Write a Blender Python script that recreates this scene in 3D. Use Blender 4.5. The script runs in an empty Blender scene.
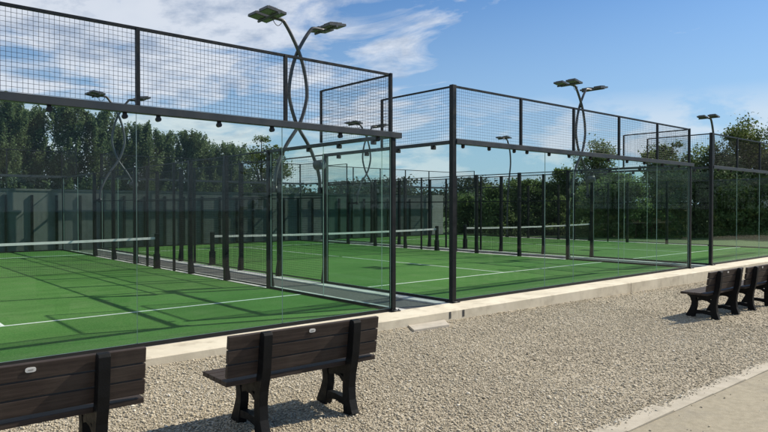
import bpy, bmesh, math, random
import numpy as np
from mathutils import Vector, Matrix

S = bpy.context.scene
COL = S.collection
R = math.radians

# ------------------------------------------------------------------ camera
cam_d = bpy.data.cameras.new('camera')
cam = bpy.data.objects.new('camera', cam_d)
COL.objects.link(cam)
YAW, PITCH = 0.71793, -0.01405
CAM = Vector((-7.2148, -8.0395, 1.7663))
cam.location = CAM
fwd = Vector((math.cos(PITCH)*math.sin(YAW), math.cos(PITCH)*math.cos(YAW), math.sin(PITCH)))
cam.rotation_euler = fwd.to_track_quat('-Z', 'Y').to_euler()
cam_d.sensor_width = 36.0
cam_d.lens = 36.0*637.4/768.0
cam_d.clip_start = 0.05
cam_d.clip_end = 3000
S.camera = cam

# ------------------------------------------------------------------ exposure
S.view_settings.view_transform = 'Standard'
S.view_settings.look = 'None'
S.view_settings.exposure = 0.22
S.view_settings.gamma = 1.0
S.view_settings.use_curve_mapping = False
S.cycles.transparent_max_bounces = 96
S.cycles.max_bounces = 10
S.cycles.transmission_bounces = 8

# ------------------------------------------------------------------ sun
SUNV = Vector((1.13, -0.34, 1.0)).normalized()
SUN_EL = math.asin(SUNV.z)
SUN_ROT = math.atan2(SUNV.x, SUNV.y)
sd = bpy.data.lights.new('sun', 'SUN')
sd.energy = 5.0
sd.angle = R(0.5)
sd.color = (1.0, 0.915, 0.77)
so = bpy.data.objects.new('sun', sd)
so.rotation_euler = (-SUNV).to_track_quat('-Z', 'Y').to_euler()
so.location = (20, -10, 30)
COL.objects.link(so)

# ------------------------------------------------------------------ world sky with clouds
W = bpy.data.worlds.new('World')
S.world = W
W.use_nodes = True
nt = W.node_tree
nt.nodes.clear()

class NB:
    """tiny node builder"""
    def __init__(self, nt): self.nt = nt
    def n(self, t, **kw):
        nd = self.nt.nodes.new(t)
        for k, v in kw.items(): setattr(nd, k, v)
        return nd
    def link(self, a, b): self.nt.links.new(a, b)
    def val(self, sock, v):
        if hasattr(v, 'is_output'): self.link(v, sock)
        else: sock.default_value = v
    def math(self, op, a, b=0.0, clamp=False):
        m = self.n('ShaderNodeMath', operation=op, use_clamp=clamp)
        self.val(m.inputs[0], a); self.val(m.inputs[1], b)
        return m.outputs[0]
    def vmath(self, op, a, b):
        m = self.n('ShaderNodeVectorMath', operation=op)
        self.val(m.inputs[0], a); self.val(m.inputs[1], b)
        return m.outputs['Value'] if op == 'DOT_PRODUCT' else m.outputs[0]
    def ramp(self, fac, stops, interp='LINEAR'):
        r = self.n('ShaderNodeValToRGB')
        r.color_ramp.interpolation = interp
        e = r.color_ramp.elements
        while len(e) < len(stops): e.new(0.5)
        for i, (p, c) in enumerate(stops):
            e[i].position = p
            if not isinstance(c, tuple): c = (c, c, c)
            e[i].color = (c[0], c[1], c[2], 1)
        self.val(r.inputs[0], fac)
        return r.outputs[0]
    def mix(self, fac, a, b, blend='MIX'):
        m = self.n('ShaderNodeMix', data_type='RGBA', blend_type=blend)
        self.val(m.inputs[0], fac)
        for s, v in ((m.inputs[6], a), (m.inputs[7], b)):
            if isinstance(v, tuple): v = (v[0], v[1], v[2], 1)
            self.val(s, v)
        return m.outputs[2]
    def noise(self, vec, scale, detail=6.0, rough=0.55, dist=0.0, dim='3D'):
        m = self.n('ShaderNodeTexNoise', noise_dimensions=dim)
        if vec is not None: self.link(vec, m.inputs['Vector'])
        m.inputs['Scale'].default_value = scale
        m.inputs['Detail'].default_value = detail
        m.inputs['Roughness'].default_value = rough
        m.inputs['Distortion'].default_value = dist
        return m.outputs['Fac']
    def comb(self, x, y, z=0.0):
        m = self.n('ShaderNodeCombineXYZ')
        self.val(m.inputs[0], x); self.val(m.inputs[1], y); self.val(m.inputs[2], z)
        return m.outputs[0]

b = NB(nt)
sky = b.n('ShaderNodeTexSky', sky_type='NISHITA')
sky.sun_disc = False
sky.sun_elevation = SUN_EL
sky.sun_rotation = SUN_ROT
sky.altitude = 50
sky.air_density = 1.0
sky.dust_density = 0.6
sky.ozone_density = 1.6
tc = b.n('ShaderNodeTexCoord')
D = tc.outputs['Generated']
sep = b.n('ShaderNodeSeparateXYZ'); b.link(D, sep.inputs[0])
north = b.vmath('DOT_PRODUCT', D, (0.658, 0.753, 0.0))      # horizontal bearings of the cloud field
east = b.vmath('DOT_PRODUCT', D, (0.753, -0.658, 0.0))
zz = b.math('ADD', b.math('MAXIMUM', sep.outputs['Z'], 0.0), 0.10)
u = b.math('DIVIDE', east, zz)
v = b.math('DIVIDE', north, zz)
# wispy cirrus stretched along one direction
p1 = b.comb(b.math('MULTIPLY', b.math('ADD', u, b.math('MULTIPLY', v, 0.30)), 1.7), b.math('MULTIPLY', v, 1.5), 3.7)
n1 = b.noise(p1, 1.25, 10.0, 0.60, 0.5)
p2 = b.comb(u, b.math('MULTIPLY', v, 1.3), 9.1)
n2 = b.noise(p2, 0.55, 4.0, 0.5, 0.2)
cover = b.math('ADD', b.math('MULTIPLY', n1, 0.68), b.math('MULTIPLY', n2, 0.42))
# cover thins out towards the east (right of the view)
ratio = b.math('DIVIDE', east, b.math('MAXIMUM', north, 0.15))
thin = b.ramp(b.math('ADD', b.math('MULTIPLY', ratio, 0.8), 0.5),
              [(0.0, 0.075), (0.28, 0.06), (0.45, 0.03), (0.60, 0.0), (0.78, -0.0), (1.0, 0.0)])
east_cut = b.ramp(b.math('ADD', b.math('MULTIPLY', ratio, 0.8), 0.5), [(0.0, 0.0), (0.40, 0.0), (0.52, 0.035), (0.68, 0.11), (1.0, 0.17)])
cov = b.math('SUBTRACT', b.math('ADD', cover, thin), east_cut)
cm = b.ramp(cov, [(0.0, 0.0), (0.525, 0.0), (0.58, 0.42), (0.64, 0.85), (1.0, 1.0)], 'LINEAR')
# small cumulus low over the horizon
p3 = b.comb(b.math('MULTIPLY', ratio, 9.0), b.math('MULTIPLY', sep.outputs['Z'], 26.0), 1.3)
n3 = b.noise(p3, 0.9, 7.0, 0.55)
low = b.ramp(sep.outputs['Z'], [(0.0, 0.6), (0.06, 1.0), (0.13, 0.75), (0.17, 0.0), (1.0, 0.0)])
cum = b.math('MULTIPLY', b.ramp(n3, [(0.0, 0.0), (0.47, 0.0), (0.58, 0.8), (1.0, 1.0)]), low)
cum = b.math('MULTIPLY', cum, 0.75)
n4 = b.noise(p1, 2.6, 6.0, 0.6)
shade = b.ramp(n4, [(0.0, (7.3, 7.6, 8.0)), (0.46, (7.0, 7.3, 7.8)), (0.66, (3.7, 4.3, 5.3)), (1.0, (3.4, 4.0, 5.0))])
sc_ = b.n('ShaderNodeVectorMath', operation='SCALE'); b.link(shade, sc_.inputs[0]); sc_.inputs['Scale'].default_value = 1.0
blue = b.mix(1.0, sky.outputs[0], (0.50, 0.75, 1.0), 'MULTIPLY')
hz = b.ramp(sep.outputs['Z'], [(0.0, 0.85), (0.10, 0.6), (0.32, 0.0), (1.0, 0.0)])
blue = b.mix(hz, blue, (3.7, 5.2, 6.6))
skyc = b.mix(b.math('MULTIPLY', cm, 0.88), blue, sc_.outputs[0])
skyc = b.mix(cum, skyc, (7.0, 7.3, 7.6))
bg = b.n('ShaderNodeBackground')
b.link(skyc, bg.inputs['Color'])
bg.inputs['Strength'].default_value = 0.10
wo = b.n('ShaderNodeOutputWorld')
b.link(bg.outputs[0], wo.inputs['Surface'])

# ------------------------------------------------------------------ materials
def mat(name):
    m = bpy.data.materials.new(name); m.use_nodes = True
    m.node_tree.nodes.clear()
    return m, NB(m.node_tree)

def out(nb, shader, disp=None):
    o = nb.n('ShaderNodeOutputMaterial'); nb.link(shader, o.inputs['Surface'])

def pos(nb):
    return nb.n('ShaderNodeNewGeometry').outputs['Position']

def objco(nb):
    return nb.n('ShaderNodeTexCoord').outputs['Object']

def surf(name, c1, c2, scale=4.0, rough=0.7, bump=0.0, bscale=60.0, metallic=0.0, detail=6, dirt=None, coat=0.0, bdist=0.004, local=True, spec=0.5):
    m, nb = mat(name)
    P = objco(nb) if local else pos(nb)
    f = nb.noise(P, scale, detail, 0.6)
    c = nb.ramp(f, [(0.30, c1), (0.70, c2)])
    if dirt:
        d = nb.noise(P, dirt[1], 5, 0.6)
        c = nb.mix(nb.ramp(d, [(0.52, 0.0), (0.72, dirt[2])]), c, dirt[0])
    p = nb.n('ShaderNodeBsdfPrincipled')
    nb.link(c, p.inputs['Base Color'])
    p.inputs['Metallic'].default_value = metallic
    p.inputs['Specular IOR Level'].default_value = spec
    rr = nb.ramp(nb.noise(P, scale*3, 4), [(0.3, max(rough-0.12, 0.05)), (0.7, min(rough+0.1, 1))])
    nb.link(rr, p.inputs['Roughness'])
    if bump:
        bn = nb.n('ShaderNodeBump'); bn.inputs['Strength'].default_value = bump
        bn.inputs['Distance'].default_value = bdist
        nb.link(nb.noise(P, bscale, 5, 0.6), bn.inputs['Height'])
        nb.link(bn.outputs[0], p.inputs['Normal'])
    out(nb, p.outputs[0])
    return m

M = {}
M['steel'] = surf('anthracite_steel', (0.005, 0.0065, 0.008), (0.011, 0.013, 0.015), 3, 0.45, 0.05, 90, spec=0.3)
M['beam'] = surf('grey_beam_steel', (0.034, 0.041, 0.048), (0.052, 0.060, 0.068), 2, 0.45, 0.05, 90, spec=0.3)
M['wire'] = surf('wire_steel', (0.010, 0.011, 0.012), (0.016, 0.017, 0.018), 3, 0.5, spec=0.25)
M['pole'] = surf('pole_paint', (0.055, 0.058, 0.062), (0.085, 0.088, 0.092), 2, 0.42)
M['lamp_body'] = surf('lamp_body', (0.05, 0.052, 0.055), (0.08, 0.083, 0.085), 4, 0.4)
M['lamp_glass'] = surf('lamp_lens', (0.10, 0.105, 0.095), (0.15, 0.155, 0.14), 20, 0.3)
M['rubber'] = surf('black_rubber', (0.010, 0.010, 0.011), (0.018, 0.018, 0.019), 5, 0.6)
M['tape'] = surf('white_net_tape', (0.66, 0.66, 0.64), (0.78, 0.78, 0.76), 5, 0.7, 0.2, 200)
M['netcord'] = surf('net_cord', (0.015, 0.016, 0.018), (0.03, 0.03, 0.032), 6, 0.8)
M['concrete'] = surf('kerb_concrete', (0.56, 0.50, 0.38), (0.76, 0.69, 0.545), 1.3, 0.85, 0.5, 45, dirt=((0.27, 0.22, 0.15), 3.1, 0.5), local=False)
M['strip'] = surf('strip_concrete', (0.44, 0.44, 0.42), (0.62, 0.61, 0.58), 2.0, 0.85, 0.4, 45, dirt=((0.22, 0.21, 0.18), 3.0, 0.5), local=False)
M['drain'] = surf('dark_chippings', (0.05, 0.05, 0.05), (0.14, 0.135, 0.125), 45, 0.9, 0.8, 60, local=False)
M['edging'] = surf('edging_concrete', (0.38, 0.34, 0.265), (0.50, 0.45, 0.36), 5.2, 0.9, 0.5, 50, dirt=((0.20, 0.18, 0.14), 3.5, 0.6), local=False)
M['path'] = surf('path_macadam', (0.27, 0.235, 0.165), (0.37, 0.325, 0.235), 14.0, 0.92, 0.9, 90, dirt=((0.19, 0.175, 0.15), 2.0, 0.45), local=False)
M['lid'] = surf('slab_concrete', (0.40, 0.36, 0.29), (0.54, 0.49, 0.41), 4.0, 0.9, 0.4, 60, dirt=((0.25, 0.22, 0.17), 5.0, 0.5), local=False)
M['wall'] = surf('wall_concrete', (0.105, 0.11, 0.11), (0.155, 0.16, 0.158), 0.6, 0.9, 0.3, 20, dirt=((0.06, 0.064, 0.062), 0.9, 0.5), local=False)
M['wall_lit'] = surf('lit_wall_concrete', (0.24, 0.245, 0.24), (0.33, 0.335, 0.325), 1.5, 0.9, 0.3, 20, local=False)  # paler copy of the wall concrete, sunlight put into the colour
M['line'] = surf('white_line_turf', (0.62, 0.65, 0.60), (0.78, 0.80, 0.76), 30, 0.9, 0.5, 250, local=False)
M['plaque'] = surf('plaque_metal', (0.62, 0.61, 0.57), (0.72, 0.71, 0.68), 8, 0.4)
M['mark'] = surf('plaque_mark', (0.24, 0.24, 0.22), (0.34, 0.33, 0.30), 8, 0.6)
M['bark'] = surf('tree_bark', (0.055, 0.045, 0.032), (0.11, 0.092, 0.07), 6, 0.95, 0.8, 25, bdist=0.02)
M['timber'] = surf('tan_timber', (0.30, 0.17, 0.08), (0.42, 0.27, 0.14), 5, 0.8, 0.3, 40)
M['brown_timber'] = surf('brown_timber', (0.10, 0.05, 0.03), (0.17, 0.09, 0.05), 5, 0.85, 0.3, 40)
M['field'] = surf('field_grass', (0.045, 0.090, 0.020), (0.085, 0.135, 0.038), 0.35, 0.95, 0.6, 8, bdist=0.03, local=False)

# gravel bed under the loose stones
m, nb = mat('gravel_bed')
P = pos(nb)
vo = nb.n('ShaderNodeTexVoronoi', feature='F1'); nb.link(P, vo.inputs['Vector']); vo.inputs['Scale'].default_value = 52
sv = nb.n('ShaderNodeSeparateXYZ'); nb.link(vo.outputs['Color'], sv.inputs[0])
c = nb.ramp(sv.outputs[0], [(0.0, (0.14, 0.115, 0.075)), (0.35, (0.30, 0.255, 0.175)), (0.7, (0.43, 0.37, 0.27)), (1.0, (0.60, 0.54, 0.43))])
c = nb.mix(nb.ramp(nb.noise(P, 0.7, 4), [(0.4, 0.0), (0.7, 0.28)]), c, (0.20, 0.17, 0.125))
p = nb.n('ShaderNodeBsdfPrincipled'); nb.link(c, p.inputs['Base Color']); p.inputs['Roughness'].default_value = 0.9
bn = nb.n('ShaderNodeBump'); bn.inputs['Strength'].default_value = 1.0; bn.inputs['Distance'].default_value = 0.012
bn.invert = True
nb.link(vo.outputs['Distance'], bn.inputs['Height']); nb.link(bn.outputs[0], p.inputs['Normal'])
out(nb, p.outputs[0]); M['gravel_bed'] = m

# loose stones: colour per stone
m, nb = mat('gravel_stones')
at = nb.n('ShaderNodeAttribute', attribute_name='tone')
c = nb.ramp(at.outputs['Fac'], [(0.0, (0.22, 0.185, 0.13)), (0.22, (0.38, 0.325, 0.235)), (0.55, (0.50, 0.44, 0.325)), (0.82, (0.60, 0.54, 0.42)), (1.0, (0.78, 0.73, 0.62))])
p = nb.n('ShaderNodeBsdfPrincipled'); nb.link(c, p.inputs['Base Color']); p.inputs['Roughness'].default_value = 0.85
out(nb, p.outputs[0]); M['stone'] = m

# artificial turf
m, nb = mat('court_turf')
P = pos(nb)
f1 = nb.noise(P, 0.55, 5, 0.6)
c = nb.ramp(f1, [(0.30, (0.060, 0.168, 0.037)), (0.72, (0.102, 0.238, 0.060))])
f2 = nb.noise(P, 110, 3, 0.7)
c = nb.mix(nb.ramp(f2, [(0.42, 0.0), (0.75, 0.55)]), c, (0.165, 0.290, 0.098))
f2b = nb.noise(P, 160, 2, 0.7)
c = nb.mix(nb.ramp(f2b, [(0.5, 0.0), (0.8, 0.6)]), c, (0.012, 0.05, 0.012))
mpv = nb.n('ShaderNodeMapping'); nb.link(P, mpv.inputs['Vector']); mpv.inputs['Scale'].default_value = (0.35, 2.2, 1.0)
f4 = nb.noise(mpv.outputs[0], 1.0, 7, 0.62, 0.5)
c = nb.mix(nb.ramp(f4, [(0.48, 0.0), (0.70, 0.40)]), c, (0.038, 0.110, 0.024))
f5 = nb.noise(P, 14, 6, 0.7)
c = nb.mix(nb.ramp(f5, [(0.50, 0.0), (0.72, 0.35)]), c, (0.115, 0.18, 0.060))
f6 = nb.noise(P, 38, 4, 0.75)
c = nb.mix(nb.ramp(f6, [(0.40, 0.55), (0.52, 0.0)]), c, (0.030, 0.092, 0.019))
c = nb.mix(nb.ramp(f6, [(0.52, 0.0), (0.66, 0.45)]), c, (0.125, 0.215, 0.065))
f3 = nb.noise(P, 1.7, 6, 0.65)
c = nb.mix(nb.ramp(f3, [(0.52, 0.0), (0.74, 0.42)]), c, (0.155, 0.225, 0.095))
p = nb.n('ShaderNodeBsdfPrincipled'); nb.link(c, p.inputs['Base Color']); p.inputs['Roughness'].default_value = 0.85
p.inputs['Specular IOR Level'].default_value = 0.06
bn = nb.n('ShaderNodeBump'); bn.inputs['Strength'].default_value = 0.7; bn.inputs['Distance'].default_value = 0.006
nb.link(f2, bn.inputs['Height']); nb.link(bn.outputs[0], p.inputs['Normal'])
out(nb, p.outputs[0]); M['turf'] = m

# recycled plastic planks of the benches, grain along x
def plank(name, c1, c2):
    m, nb = mat(name)
    P = objco(nb)
    mp = nb.n('ShaderNodeMapping'); nb.link(P, mp.inputs['Vector']); mp.inputs['Scale'].default_value = (1.2, 22, 22)
    f = nb.noise(mp.outputs[0], 2.2, 8, 0.65)
    c = nb.ramp(f, [(0.28, c1), (0.72, c2)])
    d = nb.noise(P, 3.5, 5)
    c = nb.mix(nb.ramp(d, [(0.45, 0.0), (0.75, 0.45)]), c, (0.085, 0.068, 0.054))
    p = nb.n('ShaderNodeBsdfPrincipled'); nb.link(c, p.inputs['Base Color']); p.inputs['Roughness'].default_value = 0.62; p.inputs['Specular IOR Level'].default_value = 0.3
    bn = nb.n('ShaderNodeBump'); bn.inputs['Strength'].default_value = 0.5; bn.inputs['Distance'].default_value = 0.003
    nb.link(f, bn.inputs['Height']); nb.link(bn.outputs[0], p.inputs['Normal'])
    out(nb, p.outputs[0]); return m
M['plank'] = plank('brown_plank', (0.018, 0.0125, 0.010), (0.058, 0.041, 0.033))
M['frame'] = surf('black_bench_frame', (0.004, 0.0045, 0.005), (0.008, 0.0085, 0.0095), 6, 0.6, 0.35, 70, spec=0.18)

# glass: tinted thin pane with fresnel reflection
m, nb = mat('court_glass')
tr = nb.n('ShaderNodeBsdfTransparent'); tr.inputs['Color'].default_value = (0.905, 0.952, 0.935, 1)
gl = nb.n('ShaderNodeBsdfGlossy'); gl.inputs['Roughness'].default_value = 0.0; gl.inputs['Color'].default_value = (1, 1, 1, 1)
ge = nb.n('ShaderNodeNewGeometry')
cs = nb.math('ABSOLUTE', nb.vmath('DOT_PRODUCT', ge.outputs['Incoming'], ge.outputs['Normal']))
sch = nb.math('ADD', 0.012, nb.math('MULTIPLY', nb.math('POWER', nb.math('SUBTRACT', 1.0, cs, True), 5.0), 0.32))   # Schlick, the same on both faces
mx = nb.n('ShaderNodeMixShader')
nb.link(sch, mx.inputs[0]); nb.link(tr.outputs[0], mx.inputs[1]); nb.link(gl.outputs[0], mx.inputs[2])
out(nb, mx.outputs[0]); M['glass'] = m
m, nb = mat('glass_edge')
p = nb.n('ShaderNodeBsdfPrincipled'); p.inputs['Base Color'].default_value = (0.30, 0.42, 0.38, 1); p.inputs['Roughness'].default_value = 0.3
out(nb, p.outputs[0]); M['glass_edge'] = m

def leafmat(name, dark, mid, light, tr=0.3):
    m, nb = mat(name)
    at = nb.n('ShaderNodeAttribute', attribute_name='tone')
    c = nb.ramp(at.outputs['Fac'], [(0.0, dark), (0.5, mid), (1.0, light)])
    d = nb.n('ShaderNodeBsdfPrincipled'); nb.link(c, d.inputs['Base Color']); d.inputs['Roughness'].default_value = 0.6
    d.inputs['Specular IOR Level'].default_value = 0.3
    t = nb.n('ShaderNodeBsdfTranslucent'); nb.link(c, t.inputs['Color'])
    mx = nb.n('ShaderNodeMixShader'); mx.inputs[0].default_value = tr
    nb.link(d.outputs[0], mx.inputs[1]); nb.link(t.outputs[0], mx.inputs[2])
    out(nb, mx.outputs[0]); return m
M['leaf_poplar'] = leafmat('leaf_poplar', (0.070, 0.105, 0.050), (0.125, 0.175, 0.080), (0.20, 0.255, 0.125), 0.48)
M['leaf_light'] = leafmat('leaf_light', (0.045, 0.072, 0.018), (0.10, 0.14, 0.036), (0.17, 0.21, 0.065), 0.45)
M['leaf_bush'] = leafmat('leaf_bush', (0.068, 0.112, 0.038), (0.125, 0.190, 0.064), (0.20, 0.26, 0.10), 0.5)
M['leaf_far'] = leafmat('leaf_far', (0.030, 0.048, 0.028), (0.050, 0.072, 0.040), (0.080, 0.105, 0.060))

# ------------------------------------------------------------------ mesh helpers
class MB:
    def __init__(self): self.v = []; self.f = []; self.smooth = False
    def box(self, x0, x1, y0, y1, z0, z1):
        n = len(self.v)
        self.v += [(x0,y0,z0),(x1,y0,z0),(x1,y1,z0),(x0,y1,z0),(x0,y0,z1),(x1,y0,z1),(x1,y1,z1),(x0,y1,z1)]
        self.f += [tuple(n+i for i in q) for q in ((3,2,1,0),(4,5,6,7),(0,1,5,4),(1,2,6,5),(2,3,7,6),(3,0,4,7))]
        return self
    def obox(self, c, ax, ay, az):
        """oriented box: centre and three half-axis vectors"""
        c, ax, ay, az = map(Vector, (c, ax, ay, az)); n = len(self.v)
        for sx, sy, sz in ((-1,-1,-1),(1,-1,-1),(1,1,-1),(-1,1,-1),(-1,-1,1),(1,-1,1),(1,1,1),(-1,1,1)):
            self.v.append(tuple(c + ax*sx + ay*sy + az*sz))
        self.f += [tuple(n+i for i in q) for q in ((3,2,1,0),(4,5,6,7),(0,1,5,4),(1,2,6,5),(2,3,7,6),(3,0,4,7))]
        return self
    def wire(self, p, q, r):
        """square thin bar without caps along an axis"""
        p = Vector(p); q = Vector(q); d = (q-p).normalized()
        a = d.orthogonal().normalized(); c = d.cross(a); n = len(self.v)
        for e in (p, q):
            for k in range(4):
                t = math.pi/4 + k*math.pi/2
                self.v.append(tuple(e + a*(r*math.cos(t)) + c*(r*math.sin(t))))
        for k in range(4):
            j = (k+1) % 4
            self.f.append((n+k, n+j, n+4+j, n+4+k))
        return self
    def tube(self, pts, r, seg=10, caps=True):
        pts = [Vector(p) for p in pts]; n0 = len(self.v)
        rr = r if isinstance(r, (list, tuple)) else [r]*len(pts)
        ref = None
        for i, p in enumerate(pts):
            d = (pts[min(i+1, len(pts)-1)] - pts[max(i-1, 0)]).normalized()
            if ref is None: ref = d.orthogonal().normalized()
            ref = (ref - d*ref.dot(d)).normalized()
            c = d.cross(ref)
            for k in range(seg):
                t = 2*math.pi*k/seg
                self.v.append(tuple(p + ref*(rr[i]*math.cos(t)) + c*(rr[i]*math.sin(t))))
        for i in range(len(pts)-1):
            for k in range(seg):
                j = (k+1) % seg
                a = n0+i*seg
                self.f.append((a+k, a+j, a+seg+j, a+seg+k))
        if caps:
            self.f.append(tuple(n0+k for k in reversed(range(seg))))
            self.f.append(tuple(n0+(len(pts)-1)*seg+k for k in range(seg)))
        self.smooth = True
        return self
    def prism(self, outline, axis, a0, a1):
        """convex outline (pairs) extruded; axis 'x': pairs are (y,z); 'y': (x,z); 'z': (x,y)"""
        n = len(self.v); k = len(outline)
        for a in (a0, a1):
            for (s, t) in outline:
                self.v.append({'x': (a, s, t), 'y': (s, a, t), 'z': (s, t, a)}[axis])
        self.f.append(tuple(n+i for i in range(k))); self.f.append(tuple(n+k+i for i in reversed(range(k))))
        for i in range(k):
            j = (i+1) % k
            self.f.append((n+i, n+k+i, n+k+j, n+j))
        return self
    def ribbon(self, cl, wd, axis, a0, a1):
        """swept plate: centreline pairs with widths, extruded along axis"""
        L = []; Rr = []
        for i, (s, t) in enumerate(cl):
            s0, t0 = cl[max(i-1, 0)]; s1, t1 = cl[min(i+1, len(cl)-1)]
            dx, dz = s1-s0, t1-t0; l = math.hypot(dx, dz); nx, nz = -dz/l, dx/l
            L.append((s+nx*wd[i]/2, t+nz*wd[i]/2)); Rr.append((s-nx*wd[i]/2, t-nz*wd[i]/2))
        n = len(self.v); k = len(cl)
        for a in (a0, a1):
            for (s, t) in L + Rr:
                self.v.append({'x': (a, s, t), 'y': (s, a, t), 'z': (s, t, a)}[axis])
        for i in range(k-1):
            self.f.append((n+i, n+i+1, n+k+i+1, n+k+i))
            o = 2*k
            self.f.append((n+o+i+1, n+o+i, n+o+k+i, n+o+k+i+1))
            self.f.append((n+i+1, n+i, n+o+i, n+o+i+1))
            self.f.append((n+k+i, n+k+i+1, n+o+k+i+1, n+o+k+i))
        o = 2*k
        self.f.append((n, n+k, n+o+k, n+o)); self.f.append((n+k-1+k, n+k-1, n+o+k-1, n+o+k-1+k))
        return self
    def build(self, name, material, parent=None, loc=None, bevel=0.0, fixn=True):
        me = bpy.data.meshes.new(name)
        me.from_pydata(self.v, [], self.f)
        bm = bmesh.new(); bm.from_mesh(me)
        if fixn: bmesh.ops.recalc_face_normals(bm, faces=bm.faces)
        if bevel: bmesh.ops.bevel(bm, geom=list(bm.edges), offset=bevel, segments=2, affect='EDGES', profile=0.7)
        bm.to_mesh(me); bm.free()
        me.materials.append(M[material] if isinstance(material, str) else material)
        o = bpy.data.objects.new(name, me)
        COL.objects.link(o)
        if self.smooth:
            for p in me.polygons: p.use_smooth = len(p.vertices) == 4
        if parent is not None: o.parent = parent
        if loc is not None: o.location = loc
        return o

def np_mesh(name, verts, quads, material, tone=None, parent=None, tri=False):
    k = 3 if tri else 4
    me = bpy.data.meshes.new(name)
    me.vertices.add(len(verts)); me.vertices.foreach_set('co', np.ascontiguousarray(verts, dtype=np.float32).ravel())
    nf = len(quads)
    me.loops.add(nf*k); me.loops.foreach_set('vertex_index', np.ascontiguousarray(quads, dtype=np.int32).ravel())
    me.polygons.add(nf); me.polygons.foreach_set('loop_start', np.arange(0, nf*k, k, dtype=np.int32))
    me.update(calc_edges=True)
    if tone is not None:
        a = me.attributes.new('tone', 'FLOAT', 'FACE'); a.data.foreach_set('value', np.ascontiguousarray(tone, dtype=np.float32))
    me.materials.append(M[material])
    o = bpy.data.objects.new(name, me); COL.objects.link(o)
    if parent is not None: o.parent = parent
    return o

def tag(o, label, cat, group=None, kind=None):
    o['label'] = label; o['category'] = cat
    if group: o['group'] = group
    if kind: o['kind'] = kind
    return o

def thing(name, label, cat, loc=(0, 0, 0), group=None, rz=0.0):
    o = bpy.data.objects.new(name, None); o.empty_display_size = 0.2
    o.location = loc; o.rotation_euler = (0, 0, rz)
    COL.objects.link(o)
    return tag(o, label, cat, group)

def structure(o, label, cat):
    return tag(o, label, cat, kind='structure')

# ------------------------------------------------------------------ ground
G = 1.4936                     # gap between neighbouring courts
X0 = [-10.0, G, 2*G+10.0]      # left edge of each court
def gz(x, y=-3.25):            # the gravel strip falls gently to the right and away from the kerb
    x = max(-40.0, min(60.0, x))
    return -0.16 - 0.012*x - 0.09*max(0.0, min(1.0, (KY-y)/2.4))
KY = -0.60                     # front edge of the concrete kerb

def sheet(name, xs, ys, zf, material):
    vs = []; fs = []
    nx, ny = len(xs), len(ys)
    for y in ys:
        for x in xs: vs.append((x, y, zf(x, y)))
    for j in range(ny-1):
        for i in range(nx-1):
            a = j*nx+i; fs.append((a, a+1, a+nx+1, a+nx))
    mb = MB(); mb.v = vs; mb.f = fs
    return mb.build(name, material, fixn=False)

def terr(x, y):
    g = gz(x, y) - 0.02
    if y <= KY: return g
    if y >= 6: return -0.10
    t = (y-KY)/(6-KY); return g*(1-t) + -0.10*t
xs = [-600, -200, -80, -40, -20, -13, -5, 0, 5, 10, 15, 20, 24.5, 26, 30, 40, 60, 120, 300, 800]
ys = [-400, -120, -40, -20, -9, -5.3, -3.0, KY-0.001, 0.5, 2, 4, 6, 12, 21, 30, 60, 120, 300, 800]
structure(sheet('ground', xs, ys, terr, 'field'), 'grassy ground spreading out around the courts', 'ground')
structure(sheet('gravel_bed', [-40, -10, 0, 10, 20, 60], [-5.10, -3, KY, KY+0.02], lambda x, y: gz(x, y), 'gravel_bed'),
          'bed of the pale gravel strip between the kerb and the path', 'ground')
PATH_Y = -5.25
structure(sheet('path', [-40, -10, 0, 10, 20, 60], [-16, -9, PATH_Y], lambda x, y: gz(x)+0.012, 'path'),
          'pale grey path in the lower right corner', 'path')
ed = MB()
rng = random.Random(4)
xx = -12.0
while xx < 30:
    l = 0.915; z = gz(xx+l/2)
    ed.box(xx+0.004, xx+l-0.004, PATH_Y+0.004, -5.03+rng.uniform(-.012, .012), z-0.1, z+0.026+rng.uniform(-.003, .003))
    xx += l
structure(ed.build('path_edging', 'edging', bevel=0.006), 'line of pale concrete edging between gravel and path', 'kerb')

# kerb slab in front of the courts, cast in bays
kb = MB()
xx = -14.0; k = 0
while xx < 27.0:
    l = 3.0
    jit = rng.uniform(-0.004, 0.004)
    kb.prism([(KY+jit, -0.9), (-0.03, -0.9), (-0.03, 0.0), (KY+jit+0.02, 0.0), (KY+jit, -0.02)], 'x', xx+0.003, xx+l-0.003)
    xx += l
structure(kb.build('concrete_kerb', 'concrete'), 'raised pale concrete kerb along the front of the courts', 'kerb')

# turf, lines, strips between courts
tf = MB(); ln = MB(); st = MB(); dr = MB()
for x0 in X0:
    tf.box(x0+0.02, x0+9.98, 0.14, 19.98, -0.06, 0.004)
    for yy in (2.74, 17.05):
        ln.box(x0+0.03, x0+9.97, yy-0.025, yy+0.025, 0.0, 0.0085)
    cxl = 4.70 if x0 < -5 else 4.975
    ln.box(x0+cxl, x0+cxl+0.05, 2.7651, 9.9, 0.0, 0.0085)
    ln.box(x0+cxl, x0+cxl+0.05, 10.1, 17.0249, 0.0, 0.0085)
    st.box(x0+0.02, x0+9.98, -0.028, 0.138, -0.06, 0.002)
    st.box(x0-0.30, x0+0.018, -0.028, 20.0, -0.3, 0.0)
    st.box(x0+9.982, x0+10.30, -0.028, 20.0, -0.3, 0.0)
    st.box(x0+0.02, x0+9.98, 19.984, 20.2, -0.3, 0.0)
for xa in (X0[0]+10.30, X0[1]+10.30, -13.0, X0[2]+10.30):
    dr.box(xa+0.002, xa+G-0.602, -0.026, 20.2, -0.3, -0.03)
structure(tf.build('turf', 'turf'), 'green artificial turf of the padel courts', 'turf')
structure(ln.build('court_lines', 'line'), 'white lines on the green turf', 'court markings')
structure(st.build('concrete_strip', 'strip'), 'pale concrete strips around the turf', 'paving')
structure(dr.build('drain_strip', 'drain'), 'dark stone filled strip between the courts', 'paving')

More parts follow.
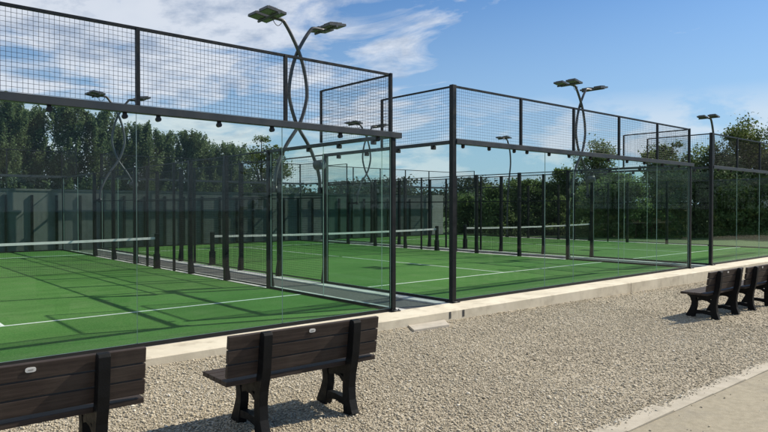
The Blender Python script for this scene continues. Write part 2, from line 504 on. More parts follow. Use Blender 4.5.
# ------------------------------------------------------------------ loose gravel stones
def gravel():
    rs = np.random.RandomState(7)
    P = []
    # density falls with distance from the viewer side
    for (xa, xb, ya, yb, dens) in ((-7.5, -1.0, -5.04, KY, 1900), (-1.0, 5.0, -5.04, KY, 1250), (5.0, 12.0, -5.04, KY, 450), (12, 24, -5.04, KY, 120)):
        n = int((xb-xa)*(yb-ya)*dens)
        P.append(np.stack([rs.uniform(xa, xb, n), rs.uniform(ya, yb, n)], 1))
    # stones kicked over the edging and along the kerb
    n = 1600
    P.append(np.stack([rs.uniform(-4, 10, n), -5.03 - np.abs(rs.normal(0, 0.055, n))], 1))
    n = 90
    P.append(np.stack([rs.uniform(-4, 4, n), -5.25 - np.abs(rs.normal(0, 0.45, n))], 1))
    P = np.concatenate(P)
    edge = np.full(len(P), 0.0)
    keep = ~((P[:, 0] > -0.42) & (P[:, 0] < 0.62) & (P[:, 1] > -0.96) & (P[:, 1] < -0.6))
    P = P[keep]
    N = len(P)
    z = -0.16 - 0.012*P[:, 0] - 0.09*np.clip((KY-P[:, 1])/2.4, 0, 1)
    z = np.where(P[:, 1] < -5.03, z+0.027, z); z = np.where(P[:, 1] < -5.25, z-0.013, z)
    base = np.array([(1,0,0),(-1,0,0),(0,1,0),(0,-1,0),(0,0,1),(0,0,-1)], float)
    tris = np.array([(0,2,4),(2,1,4),(1,3,4),(3,0,4),(2,0,5),(1,2,5),(3,1,5),(0,3,5)])
    size = np.exp(rs.normal(math.log(0.0085), 0.36, N))
    size = np.clip(size, 0.005, 0.022)
    far = np.clip((P[:, 0]-2)/12, 0, 1); size *= 1+far*0.5
    V = base[None]*(0.75+0.5*rs.rand(N, 6, 1))
    V = V + rs.normal(0, 0.15, (N, 6, 3))
    sc = np.stack([1+0.35*rs.rand(N), 0.7+0.3*rs.rand(N), 0.5+0.25*rs.rand(N)], 1)
    V = V*sc[:, None, :]*size[:, None, None]
    # random rotation about z plus a tilt
    a = rs.uniform(0, 2*np.pi, N); t = rs.normal(0, 0.35, N)
    ca, sa, ct, st_ = np.cos(a), np.sin(a), np.cos(t), np.sin(t)
    y1 = V[..., 1]*ct[:, None] - V[..., 2]*st_[:, None]; z1 = V[..., 1]*st_[:, None] + V[..., 2]*ct[:, None]
    x2 = V[..., 0]*ca[:, None] - y1*sa[:, None]; y2 = V[..., 0]*sa[:, None] + y1*ca[:, None]
    V = np.stack([x2 + P[:, 0:1], y2 + P[:, 1:2], z1 + (z + size*0.35)[:, None]], 2).reshape(-1, 3)
    F = (tris[None] + (np.arange(N)*6)[:, None, None]).reshape(-1, 3)
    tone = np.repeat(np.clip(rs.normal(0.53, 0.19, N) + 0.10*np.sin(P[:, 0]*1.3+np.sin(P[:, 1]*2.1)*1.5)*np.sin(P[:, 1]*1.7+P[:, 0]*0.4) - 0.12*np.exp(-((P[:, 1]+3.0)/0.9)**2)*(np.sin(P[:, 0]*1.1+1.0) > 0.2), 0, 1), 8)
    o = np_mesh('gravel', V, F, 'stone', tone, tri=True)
    tag(o, 'loose pale gravel stones covering the strip in front of the courts', 'gravel', kind='stuff')
gravel()

# ------------------------------------------------------------------ padel court enclosures
WR = 0.0024                    # wire half width
PITCHW = 0.055
def mesh_panel(mb, a0, a1, z0, z1, axis, fixed, WR=WR):
    """welded wire mesh between a0..a1 along axis 'x' or 'y'"""
    n = max(2, int(round((a1-a0)/PITCHW)))
    for i in range(n+1):
        a = a0 + (a1-a0)*i/n
        if axis == 'x': mb.wire((a, fixed-0.003, z0), (a, fixed-0.003, z1), WR)
        else: mb.wire((fixed-0.003, a, z0), (fixed-0.003, a, z1), WR)
    n = max(2, int(round((z1-z0)/PITCHW)))
    for i in range(n+1):
        z = z0 + (z1-z0)*i/n
        if axis == 'x': mb.wire((a0, fixed+0.003, z), (a1, fixed+0.003, z), WR)
        else: mb.wire((fixed+0.003, a0, z), (fixed+0.003, a1, z), WR)

def pane(root, axis, a0, a1, fixed, z0, z1):
    mb = MB(); t = 0.006
    if axis == 'x': mb.box(a0+0.003, a1-0.003, fixed-t, fixed+t, z0, z1)
    else: mb.box(fixed-t, fixed+t, a0+0.003, a1-0.003, z0, z1)
    o = mb.build('glass_panel', 'glass', root)
    # ground pane edges catch the light
    o.data.materials.append(M['glass_edge'])
    for p in o.data.polygons:
        n = p.normal
        main = abs(n.y) if axis == 'x' else abs(n.x)
        if main < 0.5: p.material_index = 1
    return o

def cage(label, x0, front_posts, front_joints, front_clamps, cr=0.021):
    root = thing('padel_court_enclosure', label, 'padel court', (x0, 0, 0), 'padel court enclosures')
    W_ = 10.0
    for end, y in ((0, 0.0), (1, 20.0)):
        posts = front_posts if end == 0 else [2, 4, 6, 8]
        joints = front_joints if end == 0 else [2, 4, 6, 8]
        # corner posts: lower post and upper mesh post
        for x, s in ((0.0, 1), (W_, -1)):
            full = (x == 0.0)
            mb = MB()
            if full: mb.box(-0.05, 0.05, y-0.045, y+0.045, -0.02, 4.02)
            else:
                mb.box(x-0.04, x+0.04, y-0.04, y+0.04, -0.02, 2.93)
                mb.box(x-0.075, x-0.025, y-0.03, y+0.03, 3.035, 4.02)
            mb.build('corner_post', 'steel', root, bevel=0.006)
            bp = MB().box(x-0.10, x+0.10, y-0.10, y+0.10, 0.004, 0.018)
            for dx in (-0.075, 0.075):
                for dy in (-0.075, 0.075): bp.tube([(x+dx, y+dy, 0.016), (x+dx, y+dy, 0.04)], 0.011, 6)
            bp.build('base_plate', 'steel', root)
        # beam above the glass, a light top flange and dark web
        b0 = 0.052; b1 = W_+0.16
        MB().box(b0, b1, y-0.06, y+0.06, 2.935, 3.03).build('end_beam', 'beam', root, bevel=0.006)
        MB().box(0.05, W_-0.04, y-0.022, y+0.022, -0.02, 0.055).build('glass_channel', 'steel', root)
        ed_ = [0.052] + joints + [W_-0.045]
        for a, c_ in zip(ed_[:-1], ed_[1:]): pane(root, 'x', a, c_, y, 0.056, 2.932)
        for p_ in posts:
            MB().box(p_-0.025, p_+0.025, y-0.025, y+0.025, 3.032, 4.0).build('mesh_post', 'steel', root, bevel=0.004)
        tops = [0.052] + posts + [W_-0.077]
        for a, c_ in zip(tops[:-1], tops[1:]):
            mb = MB(); mesh_panel(mb, a+0.02, c_-0.02, 3.045, 3.975, 'x', y, 0.0021 if end == 0 else 0.0014)
            pn = mb.build('mesh_panel', 'wire', root, fixn=False)
        MB().box(0.052, W_-0.077, y-0.018, y+0.018, 3.975, 4.012).build('top_rail', 'steel', root)
        if end == 0:
            for cx in front_clamps:
                mb = MB().tube([(cx, y-cr, 2.885), (cx, y+cr, 2.885)], cr, 12)
                mb.box(cx-0.018, cx+0.018, y-0.03, y+0.03, 2.88, 2.936)
                mb.build('glass_clamp', 'rubber', root)
    # long sides
    for x, s in ((0.0, 1), (W_, -1)):
        for ya, yb, ym in ((0.05, 4.0, 2.0), (16.0, 19.95, 18.0)):
            e0 = ya if ya < 1 else ya+0.065; e1 = yb-0.065 if ya < 1 else yb
            MB().box(x-0.035, x+0.035, e0+0.012, e1, 2.935, 3.0).build('side_beam', 'beam', root, bevel=0.005)
            MB().box(x-0.02, x+0.02, e0, e1, -0.02, 0.05).build('glass_channel', 'steel', root)
            pane(root, 'y', e0+0.01, ym, x, 0.051, 2.932); pane(root, 'y', ym, e1, x, 0.051, 2.932)
            for k in range(4):
                cy = e0 + 0.45 + k*(e1-e0-0.9)/3
                MB().box(x-0.045, x+0.045, cy-0.03, cy+0.03, 2.86, 2.933).build('glass_clamp', 'rubber', root, bevel=0.01)
            # mesh above the pane next to the corner
            if ya < 1: m0, m1, mp = 0.05, 2.0, 2.0
            else: m0, m1, mp = 18.0, 19.95, 18.0
            mb = MB(); mesh_panel(mb, m0+0.02, m1-0.02, 3.02, 3.975, 'y', x if s > 0 else x-0.05)
            mb.build('mesh_panel', 'wire', root, fixn=False)
            xo = x if s > 0 else x-0.05
            MB().box(xo-0.02, xo+0.02, mp-0.02, mp+0.02, 3.002, 4.0).build('mesh_post', 'steel', root)
            MB().box(xo-0.015, xo+0.015, m0+0.002 if ya < 1 else m0+0.022, m1-0.022 if ya < 1 else m1-0.002, 3.976, 4.006).build('top_rail', 'steel', root)
        ys_ = [4.0, 6.0, 8.0, 9.05, 11.0, 12.0, 14.0, 16.0]
        for y in ys_:
            slim = y in (9.05, 11.0)
            mb = MB()
            if slim: mb.box(x-0.03, x+0.03, y-0.03, y+0.03, -0.02, 3.0)
            else:
                mb.box(x-0.05, x+0.05, y-0.05, y+0.05, -0.02, 3.0)
                # stiffening foot on the outer side
                o_ = -s
                mb.prism([(x+o_*0.0505, 0.0), (x+o_*0.10, 0.0), (x+o_*0.10, 0.08), (x+o_*0.0505, 0.45)], 'y', y-0.035, y+0.035)
            mb.build('fence_post', 'steel', root, bevel=0.005)
        for a, c_ in zip(ys_[:-1], ys_[1:]):
            mb = MB(); mesh_panel(mb, a+0.065, c_-0.065, 0.06, 2.96, 'y', x, 0.0019)
            mb.build('mesh_panel', 'wire', root, fixn=False)
            for z in (0.045, 1.98, 2.975):
                MB().box(x-0.014, x+0.014, a+0.061, c_-0.061, z-0.014, z+0.014).build('mesh_rail', 'steel', root)
    return root

cage('nearest glass and mesh padel enclosure, left of the big crossed lamp mast', X0[0],
     [1.35, 3.55, 5.72, 7.88], [1.45, 3.6, 5.70, 7.82], [1.0, 2.1, 3.3, 4.71, 5.56, 5.98, 6.82, 7.65, 8.89, 9.67], 0.031)
cage('middle glass and mesh padel enclosure with its corner above the concrete slab in the gravel', X0[1],
     [2.05, 4.0, 6.0, 8.0], [2.9, 4.0, 6.0, 8.0], [0.28, 1.04, 1.83, 2.26, 3.05, 3.82, 4.7, 5.5, 6.4, 7.3, 8.3, 9.3])
cage('farthest glass and mesh padel enclosure at the right behind the distant benches', X0[2],
     [2.0, 4.0, 6.0, 8.0], [2.0, 4.0, 6.0, 8.0], [0.5, 1.5, 2.5, 3.5, 4.5, 5.5, 6.5, 7.5, 8.5, 9.5])

# ------------------------------------------------------------------ nets
def net(label, x0):
    root = thing('padel_net', label, 'net', (x0, 10.0, 0.004), 'padel court nets')
    n = 24
    def top(x): return 0.905 - 0.045*(1-((x-5)/4.9)**2)
    mb = MB()
    pts = [0.10 + 9.8*i/n for i in range(n+1)]
    for i in range(n):
        a, c = pts[i], pts[i+1]
        k = len(mb.v); h = 0.065
        for (x, zt) in ((a, top(a)), (c, top(c))):
            mb.v += [(x, -0.008, zt-h), (x, -0.008, zt), (x, 0.008, zt), (x, 0.008, zt-h)]
        for j in range(4):
            j2 = (j+1) % 4
            mb.f.append((k+j, k+j2, k+4+j2, k+4+j))
    mb.build('net_tape', 'tape', root)
    mb = MB()
    x = 0.12
    while x < 9.9:
        mb.wire((x, 0, 0.02), (x, 0, top(x)-0.06), 0.0016); x += 0.045
    for k in range(19):
        z = 0.02 + k*0.045
        for i in range(n): mb.wire((pts[i], 0.002, min(z, top(pts[i])-0.07)), (pts[i+1], 0.002, min(z, top(pts[i+1])-0.07)), 0.0016)
    mb.build('net_mesh', 'netcord', root, fixn=False)
    for x in (0.11, 9.89):
        mb = MB().box(x-0.05, x+0.05, -0.05, 0.05, 0.0, 1.0)
        mb.box(x-0.09, x+0.09, -0.09, 0.09, 0.0, 0.02)
        mb.box(x-0.075, x+0.075, -0.065, 0.065, 0.02, 0.42)
        mb.build('net_post', 'steel', root, bevel=0.006)
net('low net with white tape on the left court in front of the dark poplars', X0[0])
net('low net with white tape across the middle court, ending left of the middle corner post', X0[1])
net('low net with white tape across the farthest court, seen right of the middle corner post', X0[2])

# ------------------------------------------------------------------ floodlight masts
def smooth_path(pts, n=8):
    """Catmull-Rom through the given points"""
    P = [Vector(p) for p in pts]; P = [P[0]*2-P[1]] + P + [P[-1]*2-P[-2]]
    o = []
    for i in range(1, len(P)-2):
        for k in range(n):
            t = k/n
            a, b_, c, d = P[i-1], P[i], P[i+1], P[i+2]
            o.append(0.5*((2*b_) + (c-a)*t + (2*a-5*b_+4*c-d)*t*t + (3*b_-a-3*c+d)*t**3))
    o.append(P[-2]); return o

def lamp_pair(root, u, s, z, dz=0.0):
    """two flat floodlights side by side along y on one arm; s = side they lean to"""
    for k, dy in enumerate((-0.25, 0.22)):
        tilt = R(7)*s
        c = Vector((u+s*0.02, dy, z))
        ax = Vector((math.cos(tilt), 0, math.sin(tilt)))*0.235; az = Vector((-math.sin(tilt), 0, math.cos(tilt)))
        mb = MB().obox(c, ax, (0, 0.175, 0), az*0.028)
        for f in range(7):
            mb.obox(c + az*0.042 + ax*(-0.7+f*0.13), ax.normalized()*0.006, (0, 0.135, 0), az*0.02)
        mb.obox(c + az*0.045 + ax*0.45, ax*0.3, (0, 0.10, 0), az*0.022)
        h = mb.build('floodlight', 'lamp_body', root, bevel=0.003)
        MB().obox(c - az*0.0305, ax*0.88, (0, 0.150, 0), az*0.0022).build('lens', 'lamp_glass', h)
    MB().tube([(u-s*0.02, -0.45, z-0.05), (u-s*0.02, 0.42, z-0.05)], 0.028, 8).build('cross_arm', 'pole', root)
    ub = MB()
    for dy in (-0.25, 0.22): ub.box(u-0.05, u+0.05, dy-0.03, dy+0.03, z-0.04, z-0.025)
    ub.build('bracket', 'pole', root)

def mast(label, xc, y, dz=0.0):
    def lo(z): return z if z < 3.62 else 3.62 + (z-3.62)*0.915
    root = thing('floodlight_mast', label, 'floodlight', (xc, y, dz), 'floodlight masts')
    hw = G/2
    for s in (1, -1):     # s=1: foot on the right-hand court, head to the right
        yy = 0.05*s
        pts = [(s*(hw-0.055), yy*2.6, 2.15), (s*(hw-0.10), yy*2.6, 2.55), (s*0.36, yy, 3.1), (0.0, yy, 3.62), (-s*0.175, yy, 4.15), (-s*0.20, yy, 4.5),
               (-s*0.13, yy, 4.95), (0.0, yy, 5.35), (s*0.19, yy, 5.72), (s*0.36, yy, 5.98), (s*0.46, yy, 6.06), (s*0.74, yy, 6.07)]
        pts = [(a_, b_, lo(c_)) for a_, b_, c_ in pts]
        MB().tube(smooth_path(pts, 6), 0.040, 10).build('pole', 'pole', root)
        MB().tube([(s*(hw-0.055), yy*2.6, 2.08), (s*(hw-0.06), yy*2.6, 2.22)], 0.06, 10).build('collar', 'steel', root)
        if y > 10: MB().box(s*(hw-0.055)-0.03, s*(hw-0.055)+0.03, yy*2.6, 16.0-y-0.061, 2.11, 2.19).build('wall_bracket', 'steel', root)
        lamp_pair(root, s*0.78, s, lo(6.12))
    MB().box(-0.05, 0.05, -0.035, 0.035, 3.59, 3.66).build('junction_clamp', 'steel', root, bevel=0.01)
    MB().box(-0.045, 0.045, -0.035, 0.035, lo(5.32), lo(5.39)).build('junction_clamp', 'steel', root, bevel=0.01)
    # supply box hanging on the right leg
    MB().tube([(hw-0.30, -0.03, 2.72), (hw-0.22, -0.24, 2.74)], 0.11, 12).build('cable_box', 'lamp_body', root)
    # drooping cable under the left head
    pts = [(-0.80 + 0.30*i/8, -0.20, lo(6.02) - 0.16*math.sin(math.pi*i/8)) for i in range(9)]
    MB().tube(pts, 0.008, 6).build('cable', 'rubber', root)
    return root
mast('large crossed pole floodlight mast between left and middle court, nearest the camera', G/2, 4.0)
mast('small crossed pole floodlight mast in front of the dark poplars at the left', G/2, 15.7, -0.15)
mast('crossed pole floodlight mast between middle and farthest court, right of the centre', X0[2]-G/2, 4.0)
mast('small distant crossed pole mast seen through the mesh beside the left court corner', X0[2]-G/2, 15.5, -0.2)

def single_mast(label, xc, y):
    root = thing('single_floodlight_mast', label, 'floodlight', (xc, y, 0.0), 'single arc floodlight masts')
    pts = [(-0.06, 0, 0.0), (-0.05, 0, 1.5), (0.02, 0, 2.6), (0.15, 0, 3.6), (0.25, 0, 4.3), (0.21, 0, 4.95), (0.08, 0, 5.4), (-0.06, 0, 5.69), (-0.18, 0, 5.77), (-0.5, 0, 5.77)]
    MB().tube(smooth_path(pts, 6), 0.045, 10).build('pole', 'pole', root)
    MB().tube([(-0.06, 0, 0.0), (-0.06, 0, 0.03)], 0.11, 12).build('base_plate', 'steel', root)
    lamp_pair(root, -0.40, -1, 5.82)
single_mast('single curved floodlight mast at the right edge, beside the farthest court corner post', X0[2]+10.0+0.06, 4.0)
single_mast('single curved floodlight mast seen small above the middle court net', X0[2]+10.0+0.06, 15.5)

# ------------------------------------------------------------------ benches
def bench(label, x, y, rz):
    root = thing('bench', label, 'bench', (x, y, gz(x)-0.004), 'slatted park benches', rz)
    L = 0.79
    def up(z): return z + 0.085*min(z/0.34, 1.0)
    def slat(name, v, z, w, t, ang, l0=-L, l1=L):
        c, s = math.cos(ang), math.sin(ang)
        mb = MB().obox(((l0+l1)/2, v, z), ((l1-l0)/2, 0, 0), (0, c*w/2, s*w/2), (0, -s*t/2, c*t/2))
        return mb.build(name, 'plank', root, bevel=0.006)
    # backrest: three planks leaning back
    tilt = math.atan2(0.050, 0.40)
    top = None
    for k in range(3):
        z = 0.515 + 0.122*k
        v = 0.032 - (z-0.42)*math.tan(tilt) + 0.068; z = up(z)
        top = slat('back_slat', v, z, 0.112, 0.042, math.pi/2 + tilt)
    for k in range(4):
        slat('seat_slat', 0.145 + 0.122*k, up(0.405), 0.112, 0.042, 0.0)
    # oval plaque on the rear face of the top plank
    zc = 0.515+0.244+0.012; vc = 0.032 - (zc-0.42)*math.tan(tilt) + 0.068 - 0.0225
    n = Vector((0, -math.cos(tilt), -math.sin(tilt)))
    upv = Vector((0, -math.sin(tilt), math.cos(tilt)))
    def oval(rx, rz_, d0, d1, name, material, par):
        mb = MB(); k = 20
        for d in (d0, d1):
            for i in range(k):
                t = 2*math.pi*i/k
                e = 0.62
                px = rx*math.copysign(abs(math.cos(t))**e, math.cos(t)); pz = rz_*math.copysign(abs(math.sin(t))**e, math.sin(t))
                mb.v.append(tuple(Vector((0.02, vc, up(zc))) + Vector((px, 0, 0)) + upv*pz + n*d))
        mb.f.append(tuple(range(k))); mb.f.append(tuple(range(2*k-1, k-1, -1)))
        for i in range(k): mb.f.append((i, (i+1) % k, k+(i+1) % k, k+i))
        return mb.build(name, material, par)
    pl = oval(0.033, 0.017, 0.001, 0.006, 'plaque', 'plaque', root)
    oval(0.017, 0.005, 0.006, 0.0072, 'plaque_mark', 'mark', pl)
    # end frames
    for fx in (-0.47, 0.47):
        mb = MB(); h = 0.042
        rear = [(0.050, 0.0), (0.060, 0.03), (0.082, 0.11), (0.088, 0.21), (0.072, 0.32), (0.042, 0.42), (0.021, 0.52), (-0.004, 0.72), (-0.015, 0.805), (-0.018, 0.826)]
        mb.ribbon([(a_, up(b_)) for a_, b_ in rear], [0.150, 0.132, 0.108, 0.098, 0.096, 0.094, 0.090, 0.086, 0.074, 0.046], 'x', fx-h, fx+h)
        front = [(0.515, 0.0), (0.507, 0.03), (0.470, 0.11), (0.438, 0.19), (0.436, 0.25), (0.465, 0.325), (0.505, 0.382)]
        mb.ribbon([(a_, up(b_)) for a_, b_ in front], [0.165, 0.150, 0.115, 0.100, 0.095, 0.100, 0.13], 'x', fx-h+0.0015, fx+h-0.0015)
        seat = [(0.04, 0.345), (0.16, 0.335), (0.33, 0.335), (0.47, 0.345), (0.56, 0.356)]
        mb.ribbon([(a_, up(b_)) for a_, b_ in seat], [0.076, 0.094, 0.094, 0.074, 0.052], 'x', fx-h+0.003, fx+h-0.003)
        gus = [(0.12, 0.25), (0.20, 0.285), (0.30, 0.292), (0.38, 0.275)]
        mb.ribbon([(a_, up(b_)) for a_, b_ in gus], [0.05, 0.04, 0.04, 0.05], 'x', fx-h+0.0045, fx+h-0.0045)
        low = [(0.09, 0.085), (0.28, 0.10), (0.48, 0.085)]
        mb.ribbon([(a_, up(b_)) for a_, b_ in low], [0.075, 0.062, 0.075], 'x', fx-h+0.006, fx+h-0.006)
        mb.build('end_frame', 'frame', root, bevel=0.004)
    return root
bench('dark brown slatted bench cut off by the lower left corner of the photo', -6.22, -3.31, R(-1.5))
bench('dark brown slatted bench standing whole on the gravel below the left court corner', -3.94, -3.31, R(-2.0))
bench('dark bench on the gravel at the right, front one of the distant pair', 5.60, -3.28, 0.0)
bench('dark bench cut off by the right edge, behind the other distant bench', 7.40, -3.28, 0.0)

# ------------------------------------------------------------------ concrete slab in the gravel
sl = MB().prism([(-0.40, -0.94), (0.36, -0.98), (0.62, -0.62), (-0.20, -0.60)], 'z', gz(0, -0.8)-0.05, gz(0, -0.8)+0.035)
tag(sl.build('drain_cover', 'lid', bevel=0.008), 'pale concrete cover slab lying in the gravel against the kerb', 'drain cover')

for dx, w in ((0.78, 0.010), (1.12, 0.013)):
    mb = MB().box(dx-w, dx+w, KY-0.012, KY+0.03, -0.125, -0.035)
    mb.box(dx-w-0.012, dx+w+0.012, KY-0.008, KY+0.02, -0.137, -0.023)
    tag(mb.build('drain_outlet', 'drain'), 'small dark drain outlet in the kerb face, %s of the pair' % ('nearer the left court' if dx < 1 else 'farther from the left court'), 'drain', 'drain outlets in the kerb')

# ------------------------------------------------------------------ wall behind the courts
wl = thing('concrete_wall', 'long grey concrete panel wall behind the courts', 'wall', (0, 20.62, -0.1))
pn = MB()
for k in range(9):
    x1 = 21.74 - k*4.0
    pn.box(x1-3.992, x1, -0.09, 0.09, 0.0, 2.52)
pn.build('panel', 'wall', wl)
cp = MB()
MB().box(21.75, 22.75, -0.16, 0.16, 0.0, 2.62).build('lit_wall_end', 'wall_lit', wl)  # no real pier: sunlit end of the wall, painted paler
MB().box(-13.55, 21.74, -0.115, 0.115, 2.522, 2.60).build('coping', 'wall', wl)
for k in range(27):
    x = -1.94 + 0.907*k
    if x > 20.5: break
    MB().box(x-0.045, x+0.045, -0.165, -0.093, 0.0, 2.35).build('wall_post', 'steel', wl)

# ------------------------------------------------------------------ trees
def leaves(pts, size, rs, aspect=0.6, up=0.0):
    N = len(pts)
    a = rs.normal(size=(N, 3)); a[:, 2] += up; a /= np.linalg.norm(a, axis=1)[:, None]
    c = rs.normal(size=(N, 3)); c -= a*(a*c).sum(1)[:, None]; c /= np.linalg.norm(c, axis=1)[:, None]
    s = (size*(0.6+0.8*rs.rand(N)))[:, None]
    V = np.stack([pts - a*s*0.5, pts + c*s*aspect*0.5, pts + a*s*0.5, pts - c*s*aspect*0.5], 1).reshape(-1, 3)
    F = np.arange(N*4).reshape(-1, 4)
    return V, F

def tree(name, label, x, y, H, Wd, kind, leafm, n, size, seed, group, z0=-0.1, base=0.12):
    rs = np.random.RandomState(seed)
    root = thing(name, label, 'tree', (x, y, z0), group)
    tk = MB(); r0 = 0.018*H+0.03
    lean = rs.normal(0, 0.02, 2)*H
    spine = [(lean[0]*t, lean[1]*t, H*0.92*t) for t in np.linspace(0, 1, 7)]
    tk.tube(spine, [r0*(1-0.9*t)+0.01 for t in np.linspace(0, 1, 7)], 7)
    pts = []; tone = []
    if kind == 'upright':
        nb_ = int(95*Wd/2.3)
        for i in range(nb_):
            h0 = H*(base + (0.90-base)*rs.rand())
            az = rs.rand()*2*np.pi
            prof = 0.35 + 0.65*np.sin(np.pi*min(1, (1.02-h0/H)*0.85))
            reach = Wd*0.5*prof*(0.35+0.75*rs.rand())
            ln_ = H*(0.14+0.16*rs.rand())
            tip = np.array([np.cos(az)*reach, np.sin(az)*reach, min(h0+ln_, H*(0.97+0.05*rs.rand()))])
            bs = np.array([0, 0, h0])
            m_ = n//nb_
            t = rs.rand(m_)**0.75
            q = bs[None] + (tip-bs)[None]*np.stack([t**0.75, t**0.75, t**1.15], 1)
            q = q + rs.normal(0, 1, (m_, 3))*np.stack([0.15*(1.15-t*0.9)]*2 + [0.22*(1.1-t*0.7)], 1)
            pts.append(q); tone.append(np.clip(rs.normal(0.30+0.4*rs.rand(), 0.16, m_), 0, 1))
            if i < 16: tk.tube([tuple(bs), tuple(bs*0.5+tip*0.5-np.array([0, 0, 0.06*H])), tuple(tip)], [0.035, 0.022, 0.006], 5)
    else:
        nc = max(14, int(n/140))
        for i in range(nc):
            while True:
                q = rs.uniform(-1, 1, 3)
                rr = np.linalg.norm(q)
                if 0.35 < rr < 1.0: break
            zc = base*H + (H*(1-base))*0.5*(1+q[2]*0.92)
            wz = Wd*0.5*(0.80+0.35*math.sin(3.1*q[2]+seed))
            if kind == 'shrub':
                zq = rs.rand()**1.15; zc = H*(0.03+0.86*zq); wz = Wd*0.60*(1.05-0.60*zq**1.6)
                q = q/max(rr, 0.01)*math.sqrt(rs.rand())
            cpt = np.array([q[0]*wz, q[1]*wz, zc])
            cr = (0.10+0.14*rs.rand())*Wd*0.62
            m_ = n//nc
            g = rs.normal(0, 1, (m_, 3)); g /= np.linalg.norm(g, axis=1)[:, None]
            g = g*(cr*(rs.rand(m_)**0.45 + 0.45*np.abs(rs.normal(0, 1, m_))**1.6*0.6))[:, None]*np.array([1.15, 1.15, 0.7])
            g[:, 2] -= 0.25*(g[:, 0]**2+g[:, 1]**2)/max(cr, 0.1)*0.5
            stray = rs.rand(m_) < 0.06
            g[stray] *= 1.6
            pts.append(cpt + g); tone.append(np.clip(rs.normal(0.2+0.55*rs.rand(), 0.15, m_), 0, 1))
            st0 = np.array([lean[0]*0.4, lean[1]*0.4, H*(0.12+0.35*rs.rand())])
            if i < 18 and kind == 'bush': tk.tube([tuple(st0), tuple((st0+cpt)/2+np.array([0, 0, 0.05*H])), tuple(cpt)], [r0*0.4, r0*0.25, 0.012], 5)
    tk.build('trunk', 'bark', root, fixn=False)
    pts = np.concatenate(pts); tone = np.concatenate(tone)
    pts[:, 2] = np.maximum(pts[:, 2], 0.05)
    V, F = leaves(pts, np.full(len(pts), size), rs, 0.62, 0.5 if kind == 'upright' else 0.0)
    np_mesh('crown', V, F, leafm, tone, parent=root)
    return root

# row of poplars beyond the wall, from the left
ORD = ['first', 'second', 'third', 'fourth', 'fifth', 'sixth', 'seventh', 'eighth', 'ninth', 'tenth', 'eleventh', 'twelfth']
POP = [(-3.6, 25.6, 6.9, 2.5), (-2.2, 26.2, 6.5, 2.4), (-0.9, 25.7, 6.9, 2.4), (0.4, 26.4, 6.5, 2.3), (1.7, 26.0, 6.9, 2.3), (3.0, 25.8, 6.7, 2.3),
       (4.3, 26.2, 6.0, 2.1), (5.5, 26.0, 6.2, 2.2), (6.8, 26.4, 5.9, 2.1), (8.1, 26.2, 6.0, 2.1), (9.4, 26.4, 5.6, 2.1), (10.8, 26.4, 5.5, 2.2)]
for i, (x, y, H, wd) in enumerate(POP):
    tree('poplar_tree', 'dark upright poplar behind the concrete wall, %s from the left in its row' % ORD[i], x, y, H, wd*1.22, 'upright', 'leaf_poplar', 26000, 0.105, 20+i, 'poplars behind the wall', base=0.04)
# lighter trees at the end of the row
tree('leafy_tree', 'pale green leafy tree at the right end of the poplar row, taller one', 14.8, 29.6, 6.9, 3.4, 'bush', 'leaf_light', 12000, 0.135, 51, 'pale trees ending the poplar row')
tree('leafy_tree', 'pale green lower tree between the poplars and the taller pale tree', 12.4, 30.2, 6.0, 2.8, 'bush', 'leaf_light', 9000, 0.135, 52, 'pale trees ending the poplar row')

# far wood and low hill behind the gap
structure(sheet('hill', [20, 60, 120, 180, 260, 360], [120, 160, 220, 300], lambda x, y: -0.5 + (y-120)*0.045, 'field'), 'low hill far behind the wall', 'hill')
rs = np.random.RandomState(5)
n = 70000
fx = rs.uniform(22, 150, n); fy = 74 + 0.08*fx + rs.normal(0, 3.0, n)
hh = 4.2 + 1.6*np.sin(fx*0.21) + 1.1*np.sin(fx*0.53+1) + 0.012*fx
fz = hh*rs.rand(n)**0.7 + rs.normal(0, 0.25, n)
V, F = leaves(np.stack([fx, fy, np.maximum(fz, 0)], 1), np.full(n, 0.5), rs, 0.7)
tag(np_mesh('distant_wood', V, F, 'leaf_far', np.clip(0.5+0.3*np.sin(fx*0.35)+rs.normal(0, 0.2, n), 0, 1)), 'low dark wood far behind the end of the wall', 'wood', kind='stuff')

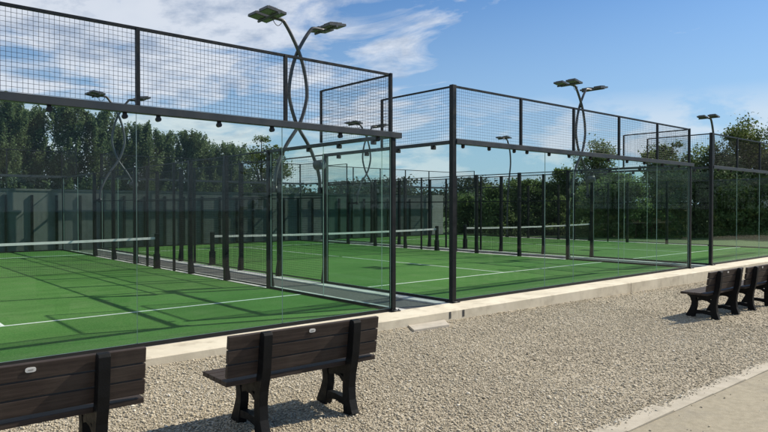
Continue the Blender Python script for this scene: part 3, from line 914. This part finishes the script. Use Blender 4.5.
# bushes and trees behind the farthest court
BU = [
 # x, y, H, W, leaf, n, kind, label
 (27.7, 22.8, 3.1, 2.9, 'leaf_bush', 9000, 'shrub', 'dark rounded bush just right of the wall end'),
 (29.4, 21.6, 3.8, 3.1, 'leaf_bush', 9000, 'shrub', 'dark bush second from the wall end'),
 (28.6, 18.6, 4.1, 3.1, 'leaf_bush', 10000, 'shrub', 'dark bush under the distant single mast'),
 (30.1, 18.0, 4.0, 3.3, 'leaf_bush', 10000, 'shrub', 'dark bush left of the pointed shrub behind the farthest net'),
 (31.5, 17.0, 5.0, 2.7, 'leaf_bush', 11000, 'shrub', 'tall pointed dark shrub left of the tree by the crossed mast'),
 (29.8, 13.5, 3.7, 3.5, 'leaf_bush', 10000, 'shrub', 'low dark bush under the tree by the crossed mast'),
 (34.9, 16.8, 7.0, 4.0, 'leaf_poplar', 15000, 'bush', 'loose tree rising beside the right crossed mast'),
 (30.3, 11.8, 4.0, 3.5, 'leaf_bush', 10000, 'shrub', 'dark bush right of the crossed mast under the mesh'),
 (32.9, 11.3, 4.8, 3.5, 'leaf_bush', 11000, 'shrub', 'tall bush behind the left end of the timber shelter'),
 (26.5, 18.9, 2.5, 2.9, 'leaf_bush', 7000, 'shrub', 'small bush in front of the second bush from the wall end'),
 (29.5, 16.5, 2.7, 3.1, 'leaf_bush', 7000, 'shrub', 'small bush at the foot of the pointed dark shrub'),
 (31.6, 10.4, 3.2, 3.1, 'leaf_bush', 8000, 'shrub', 'small dark bush right beside the timber shelter'),
 (31.3, 13.0, 4.5, 3.3, 'leaf_bush', 10000, 'shrub', 'tall bush behind the right leg of the crossed mast'),
 (35.6, 7.0, 3.0, 3.1, 'leaf_light', 7000, 'shrub', 'small pale bush under the tall sunlit tree'),
 (34.3, 10.8, 6.6, 4.0, 'leaf_bush', 15000, 'bush', 'dark tree left of the farthest court corner post'),
 (33.8, 9.3, 4.2, 3.5, 'leaf_bush', 10000, 'shrub', 'low bush behind the right end of the timber shelter'),
 (35.5, 8.6, 6.1, 3.9, 'leaf_poplar', 14000, 'bush', 'dark tree right behind the farthest court corner post'),
 (34.5, 7.4, 3.8, 3.3, 'leaf_bush', 9000, 'shrub', 'low bush in front of the tall sunlit tree'),
 (37.5, 7.6, 7.8, 4.4, 'leaf_light', 17000, 'bush', 'tall sunlit tree right of the single mast'),
 (36.1, 6.1, 4.2, 3.5, 'leaf_bush', 9000, 'shrub', 'low bush between the two tall trees at the right edge'),
 (38.7, 5.6, 7.8, 4.4, 'leaf_poplar', 16000, 'bush', 'tall tree cut off by the right edge of the photo'),
 (37.1, 4.3, 4.2, 3.5, 'leaf_bush', 9000, 'shrub', 'low bush at the right edge of the photo'),
 (37.3, 7.7, 4.6, 3.2, 'leaf_bush', 10000, 'shrub', 'dark bush between the single mast and the right edge, under the sunlit tree'),
 (37.2, 6.9, 3.4, 2.8, 'leaf_light', 8000, 'shrub', 'pale bush low behind the farthest court near the right edge'),
 (38.6, 6.3, 5.4, 3.4, 'leaf_bush', 11000, 'shrub', 'tall dark bush under the tree cut off by the right edge'),
 (36.3, 9.0, 4.4, 3.0, 'leaf_bush', 9000, 'shrub', 'dark bush just right of the farthest court corner post'),
]
for i, (x, y, H, wd, lf, n, kd, lb) in enumerate(BU):
    tree('bush' if kd == 'shrub' else 'broadleaf_tree', lb, x, y, H, wd, kd, lf, n, 0.15, 80+i, 'trees and bushes beyond the farthest court', base=0.03 if kd == 'shrub' else 0.10)
# unseen trees added across the path so the court glass reflects something dark
for i, (x, y, H) in enumerate([(13, -19, 7), (19, -19, 7), (25.5, -19, 8), (32, -19, 7), (39, -20, 8), (46, -20, 8), (54, -21, 9), (62, -21, 9), (71, -21, 10), (80, -21, 10), (90, -21, 10), (101, -22, 11)]):
    tree('broadleaf_tree', 'unseen tree added across the path, %s from the left, to darken the glass reflections' % ORD[i], x, y, H, 9.5, 'shrub', 'leaf_bush', 7000, 0.42, 120+i, 'added trees across the path', base=0.02, z0=-0.9)

# timber shelter among the bushes
sh = thing('timber_shelter', 'low brown timber shelter with tan sloping roof before the bushes', 'shelter', (30.6, 10.6, -0.1), rz=R(-48))
sh.scale = (0.62, 0.62, 0.80)
mb = MB()
for x in (-1.5, 0.0, 1.5):
    for y in (-0.7, 0.7): mb.box(x-0.05, x+0.05, y-0.05, y+0.05, 0, 1.25)
mb.build('post', 'brown_timber', sh)
mb = MB()
for k in range(6): mb.box(-1.5, 1.5, 0.76, 0.79, 0.05+k*0.2, 0.23+k*0.2)
mb.build('boarding', 'brown_timber', sh)
mb = MB()
for k in range(8):
    x = -1.8 + k*0.45
    mb.obox((x+0.22, 0, 1.42), (0.215, 0, 0), (0, 0.95, 0.28), (0, -0.006, 0.02))
mb.build('roof', 'timber', sh)
